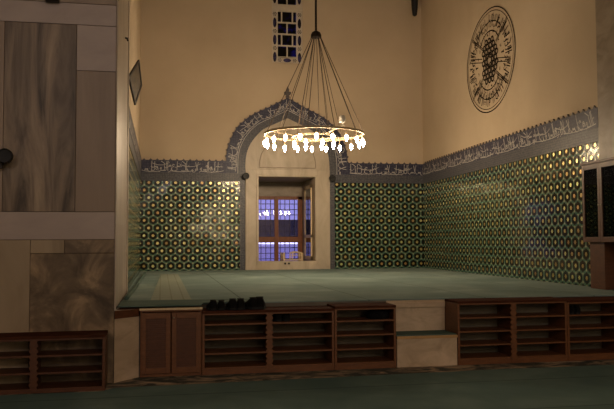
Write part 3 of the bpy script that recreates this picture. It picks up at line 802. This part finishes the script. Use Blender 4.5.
# cupboard
cb = thing('cupboard', (-.236, 9.06, 0), 'low wooden cupboard with two lattice doors left of the shoe racks', 'cupboard'); W_ = .72; Hh = .785
b = MB(); b.box(0, .02, .01, .42, 0, Hh - .02); b.box(W_ - .02, W_, .01, .42, 0, Hh - .02); b.box(0, W_, .0, .42, Hh - .02, Hh); b.box(0.02, W_ - .02, .01, .42, .0, .035); b.box(.02, W_ - .02, .4, .42, .035, Hh - .02)
b.build('body', M['wood'], cb, bevel=.003)
tag_ = MB().box(-.01, W_ + .01, -.008, .06, Hh + .0, Hh + .022).build('pale_top_strip', M['wood_pale'], cb)
for k in range(2):
    dx0 = .012 + k * (W_ / 2 - .006); dx1 = dx0 + W_ / 2 - .018; z0, z1 = .04, Hh - .03
    d = MB(); s_ = .055
    d.box(dx0, dx0 + s_, -.016, .008, z0, z1); d.box(dx1 - s_, dx1, -.016, .008, z0, z1); d.box(dx0 + s_, dx1 - s_, -.016, .008, z0, z0 + .07); d.box(dx0 + s_, dx1 - s_, -.016, .008, z1 - .07, z1)
    dr = d.build('door', M['wood'], cb, bevel=.003)
    g = MB(); a0, a1, b0, b1 = dx0 + s_, dx1 - s_, z0 + .07, z1 - .07
    g.box(a0, a1, -.0, .004, b0, b1)
    nx_ = 9; nz_ = 24
    for i in range(nx_ + 1): xx = a0 + (a1 - a0) * i / nx_; g.box(xx - .004, xx + .004, -.008, 0, b0, b1)
    for i in range(nz_ + 1): zz = b0 + (b1 - b0) * i / nz_; g.box(a0, a1, -.006, 0, zz - .004, zz + .004)
    g.build('lattice_panel', M['wood_dark'], dr)
    if k == 1: MB().lathe([(.004, 0), (.006, -.012), (.011, -.02), (.009, -.03), (.002, -.033)], 12, (dx0 + .025, -.016, z1 - .06), 'Y').build('knob', M['brass'], dr, smooth=True)

# marble step with carpeted tread
st = thing('marble_step', (2.925, 9.06, 0), 'pale marble step block with green carpet tread between the shoe racks', 'step')
MB().box(0, .805, .0, .44, 0, .355).build('block', M['riser'], st, bevel=.006)
MB().box(-.0, .81, -.012, .03, .355, .388).build('wooden_nosing', M['wood_edge'], st, bevel=.004)
MB().box(0, .81, .03, .44, .355, .40).build('tread_carpet', M['carpet_edge'], st, bevel=.006)
tr = MB(); tr.box(2.92, 3.735, YF - .012, YF - .001, .40, ZP - .005)
tr.box(2.93, 3.735, YF - .035, YF - .001, ZP - .10, ZP - .03)
struct(tr.build('trim_7', M['riser'], bevel=.004), 'pale marble riser with a ledge above the step')

# ------------------------------------------------------------------ shoes
def make_shoe(name='shoe'):
    o = thing(name, (0, 0, 0), '', 'shoe')
    secs = []      # y, half width, height, base
    for y, w, h in ((-.125, .022, .085), (-.118, .033, .105), (-.09, .038, .112), (-.05, .038, .105), (-.01, .040, .088), (.04, .046, .068), (.085, .048, .055), (.12, .040, .045), (.142, .022, .032)):
        secs.append([(w * math.copysign(abs(math.cos(a)) ** .55, math.cos(a)), y, .022 + (h - .022) * max(0, math.sin(a)) ** .62) for a in [PI * i / 10 for i in range(11)]])
    mb = MB(); n = 11
    for s_ in secs: mb.v += s_
    for i in range(len(secs) - 1):
        for k in range(n - 1): mb.f.append([i * n + k, i * n + k + 1, (i + 1) * n + k + 1, (i + 1) * n + k]); mb.mi.append(0)
        mb.f.append([i * n, (i + 1) * n, (i + 1) * n + n - 1, i * n + n - 1]); mb.mi.append(0)
    mb.f.append(list(range(n))); mb.f.append([(len(secs) - 1) * n + k for k in reversed(range(n))]); mb.mi += [0, 0]
    mb.build('upper', M['leather'], o, smooth=True)
    ol = [(-.125, .024), (-.09, .040), (0, .042), (.06, .050), (.11, .045), (.148, .022)]
    pts = [(w, y, 0) for y, w in ol] + [(-w, y, 0) for y, w in reversed(ol)]
    MB().prism(pts, (0, 0, .024)).build('sole', M['rubber'], o, bevel=.003)
    MB().lathe([(.028, .0), (.033, .004), (.028, .009)], 14, (0, -.07, .103)).build('collar', M['cloth'], o, smooth=True)
    return o
shoe0 = make_shoe()
places = [(.62, 9.24, .761, .1, 1.0, 'leftmost black shoe on top of the shoe rack'), (.735, 9.24, .761, -.1, .97, 'second black shoe from the left on top of the rack'),
          (.86, 9.23, .761, .05, 1.1, 'third black shoe from the left on top of the rack'), (.965, 9.23, .761, -.05, 1.1, 'fourth black shoe from the left on top of the rack'),
          (1.095, 9.24, .761, .3, 1.18, 'fifth black shoe from the left on top of the rack'), (1.21, 9.25, .761, -.15, 1.22, 'rightmost and tallest black shoe on top of the rack'),
          (1.42, 9.26, .605, .1, .95, 'left black shoe on the upper shelf of the double rack'), (1.54, 9.26, .605, -.1, .95, 'right black shoe on the upper shelf of the double rack'),
          (5.38, 9.24, .605, .1, .9, 'left dark shoe on the upper shelf of the far right rack'), (5.49, 9.25, .605, -.1, .9, 'right dark shoe on the upper shelf of the far right rack')]
for i, (x, y, z, rz, sc, lab) in enumerate(places):
    o = shoe0 if i == 0 else copy_tree(shoe0)
    o.location = (x, y, z); o.rotation_euler = (0, 0, rz); o.scale = (1.24 * sc, 1.0, 1.12 * sc)
    o['label'] = lab; o['category'] = 'shoe'; o['group'] = 'shoes on top of the rack' if i < 6 else 'shoes on the shelves'
# dark cloth bag on the upper shelf of the single rack
bg = thing('cloth_bag', (2.73, 9.25, .605), 'dark cloth bag slumped on the upper shelf beside the step', 'bag')
b = MB(); sec = [(.14, 0), (.150, .03), (.14, .07), (.10, .105), (.04, .115)]
b.lathe(sec, 18); b.build('bag_body', M['cloth'], bg, smooth=True)
b = MB(); b.tube([(-.05, 0, .10), (-.03, 0, .135), (.03, 0, .135), (.05, 0, .10)], .008, 6); b.build('handle', M['cloth'], bg, smooth=True)

# ------------------------------------------------------------------ glazed bookcase on the right
bk = thing('bookcase', (XR(10.97), 10.97, 0), 'glazed wooden bookcase standing against the right wall', 'bookcase', rz=-.0316)
z0, z1, DEP = 1.56, 2.80, .30; LEN = 1.56
b = MB(); b.box(-DEP, 0 - .035, -LEN, -LEN + .02, z0, z1); b.box(-DEP, -.035, -.02, 0, z0, z1); b.box(-DEP, -.035, -LEN, 0, z0, z0 + .03); b.box(-DEP, -.035, -LEN, 0, z1 - .03, z1); b.box(-.05, -.035, -LEN, 0, z0, z1)
b.build('body', M['wood_dark'], bk, bevel=.003)
MB().box(-DEP - .03, -.035, -LEN - .02, .03, z1, z1 + .04).build('cornice', M['wood_dark'], bk, bevel=.006)
MB().box(-.26, -.04, -.52, -.10, ZP + .013, z0).build('pedestal', M['wood_dark'], bk, bevel=.004)
for zz in (z0 + .33, z0 + .63, z0 + .92): MB().box(-DEP + .04, -.05, -LEN + .02, -.02, zz, zz + .02).build('shelf', M['wood_dark'], bk)
for k in range(3):
    y1 = -.01 - k * .515; y0 = y1 - .51; d = MB(); s_ = .06; x0_, x1_ = -DEP - .022, -DEP
    d.box(x0_, x1_, y0, y0 + s_, z0, z1 - .005); d.box(x0_, x1_, y1 - s_, y1, z0, z1 - .005); d.box(x0_, x1_, y0 + s_, y1 - s_, z0, z0 + .08); d.box(x0_, x1_, y0 + s_, y1 - s_, z1 - .085, z1 - .005)
    dr = d.build('door', M['wood_dark'], bk, bevel=.003)
    MB().box(-DEP - .014, -DEP - .008, y0 + s_, y1 - s_, z0 + .08, z1 - .085).build('glass_pane', M['cab_glass'], dr)
    MB().lathe([(.005, 0), (.012, -.015), (.002, -.022)], 10, (-DEP - .022, y1 - .03 if k % 2 else y0 + .03, z0 + .58), 'X').build('knob', M['brass'], dr)
# the books behind the glass
bookc = [(.09, .03, .02), (.03, .05, .035), (.12, .09, .05), (.02, .025, .04), (.14, .12, .08), (.07, .04, .02)]
bmats = [mat_noise('book_cover_%d' % i, tuple(v * .8 for v in c), c, 10, .6, bump=0) for i, c in enumerate(bookc)]
rnd = random.Random(3); cols = ['dark red', 'dark green', 'brown', 'dark blue', 'pale brown', 'reddish brown']
shn = ['bottom shelf', 'second shelf', 'third shelf', 'top shelf']; ang = -.0316
ordn = ['first', 'second', 'third', 'fourth', 'fifth', 'sixth', 'seventh', 'eighth', 'ninth', 'tenth', 'eleventh', 'twelfth']
for si_, zz in enumerate((z0 + .03, z0 + .35, z0 + .65, z0 + .94)):
    y = -.07; n = 0
    while y > -1.0 and n < 12:
        w = rnd.uniform(.035, .07); h = rnd.uniform(.17, .24); ci = rnd.randrange(6)
        if rnd.random() < .15: y -= .08
        bo = thing('book', (0, 0, 0), '%s book, %s from the far end on the bookcase %s' % (cols[ci], ordn[n], shn[si_]), 'book', 'books in the bookcase')
        p = Matrix.Rotation(ang, 3, 'Z') @ Vector((-.06, y - w / 2, 0)); bo.location = (XR(10.97) + p.x, 10.97 + p.y, zz); bo.rotation_euler = (0, 0, ang)
        c_ = MB(); c_.box(-.19, 0, -w / 2, -w / 2 + .003, 0, h); c_.box(-.19, 0, w / 2 - .003, w / 2, 0, h); c_.box(-.193, -.188, -w / 2, w / 2, 0, h); c_.build('cover', bmats[ci], bo)
        MB().box(-.187, -.004, -w / 2 + .004, w / 2 - .004, .004, h - .004).build('pages', M['wood_pale'], bo)
        y -= w + .004; n += 1

# ------------------------------------------------------------------ the rest of the hall
struct(MB().box(-9.4, 14.4, -10.4, 21, CEIL, CEIL + .3).build('ceiling', M['ceiling']))
struct(MB().box(XR(9) + .4, 14, 9.0, 9.4, 0, CEIL).build('wall_front', M['marble_grey']))
hw = MB(); hw.fix = False
holed(hw, (-9, -10, 0), (1, 0, 0), (0, 0, 1), 0, 23, 0, CEIL, [(4, 5.6, 6, 8.6), (9, 10.6, 6, 8.6), (14, 15.6, 6, 8.6)], .4, (0, -1, 0))
struct(hw.build('wall_hall', M['ceiling']))
struct(MB().box(-9.4, -9, -10.4, 12, 0, CEIL).build('wall_far_left', M['ceiling']))
struct(MB().box(14, 14.4, -10.4, 9.4, 0, CEIL).build('wall_far_right', M['ceiling']))

# ------------------------------------------------------------------ light
def area(name, loc, rot, sx, sy, e, c):
    l = bpy.data.lights.new(name, 'AREA'); l.shape = 'RECTANGLE'; l.size = sx; l.size_y = sy; l.energy = e; l.color = c
    o = bpy.data.objects.new(name, l); COL.objects.link(o); o.location = loc; o.rotation_euler = rot; return o
for k, x in enumerate((-4.2, .8, 5.8)):   # added warm fill lights at the unseen hall windows, brightening pier and hall
    area('hall_fill_light', (x, -9.9, 7.3), (math.radians(90), 0, 0), 1.6, 2.6, 125, (1.0, .81, .68))
w = bpy.data.worlds.new('dusk'); S.world = w; w.use_nodes = True
bgn = w.node_tree.nodes['Background']; bgn.inputs[0].default_value = (.31, .29, .54, 1); bgn.inputs[1].default_value = 2.0

# ------------------------------------------------------------------ camera
yaw, pitch, roll = .1937, .0487, -.0044
cam = bpy.data.cameras.new('camera'); co = bpy.data.objects.new('camera', cam); COL.objects.link(co)
Fv = Vector((math.sin(yaw) * math.cos(pitch), math.cos(yaw) * math.cos(pitch), math.sin(pitch)))
Rv = Vector((math.cos(yaw), -math.sin(yaw), 0)); Uv = Rv.cross(Fv)
R2 = Rv * math.cos(roll) + Uv * math.sin(roll); U2 = -Rv * math.sin(roll) + Uv * math.cos(roll)
mt = Matrix((R2, U2, -Fv)).transposed().to_4x4(); mt.translation = (0, 0, 1.6); co.matrix_world = mt
cam.sensor_width = 36; cam.lens = 744.46 / 614 * 36; cam.clip_end = 200
S.camera = co
S.view_settings.view_transform = 'Standard'; S.view_settings.look = 'None'; S.view_settings.gamma = 1
S.view_settings.use_curve_mapping = False; S.view_settings.exposure = 0.12
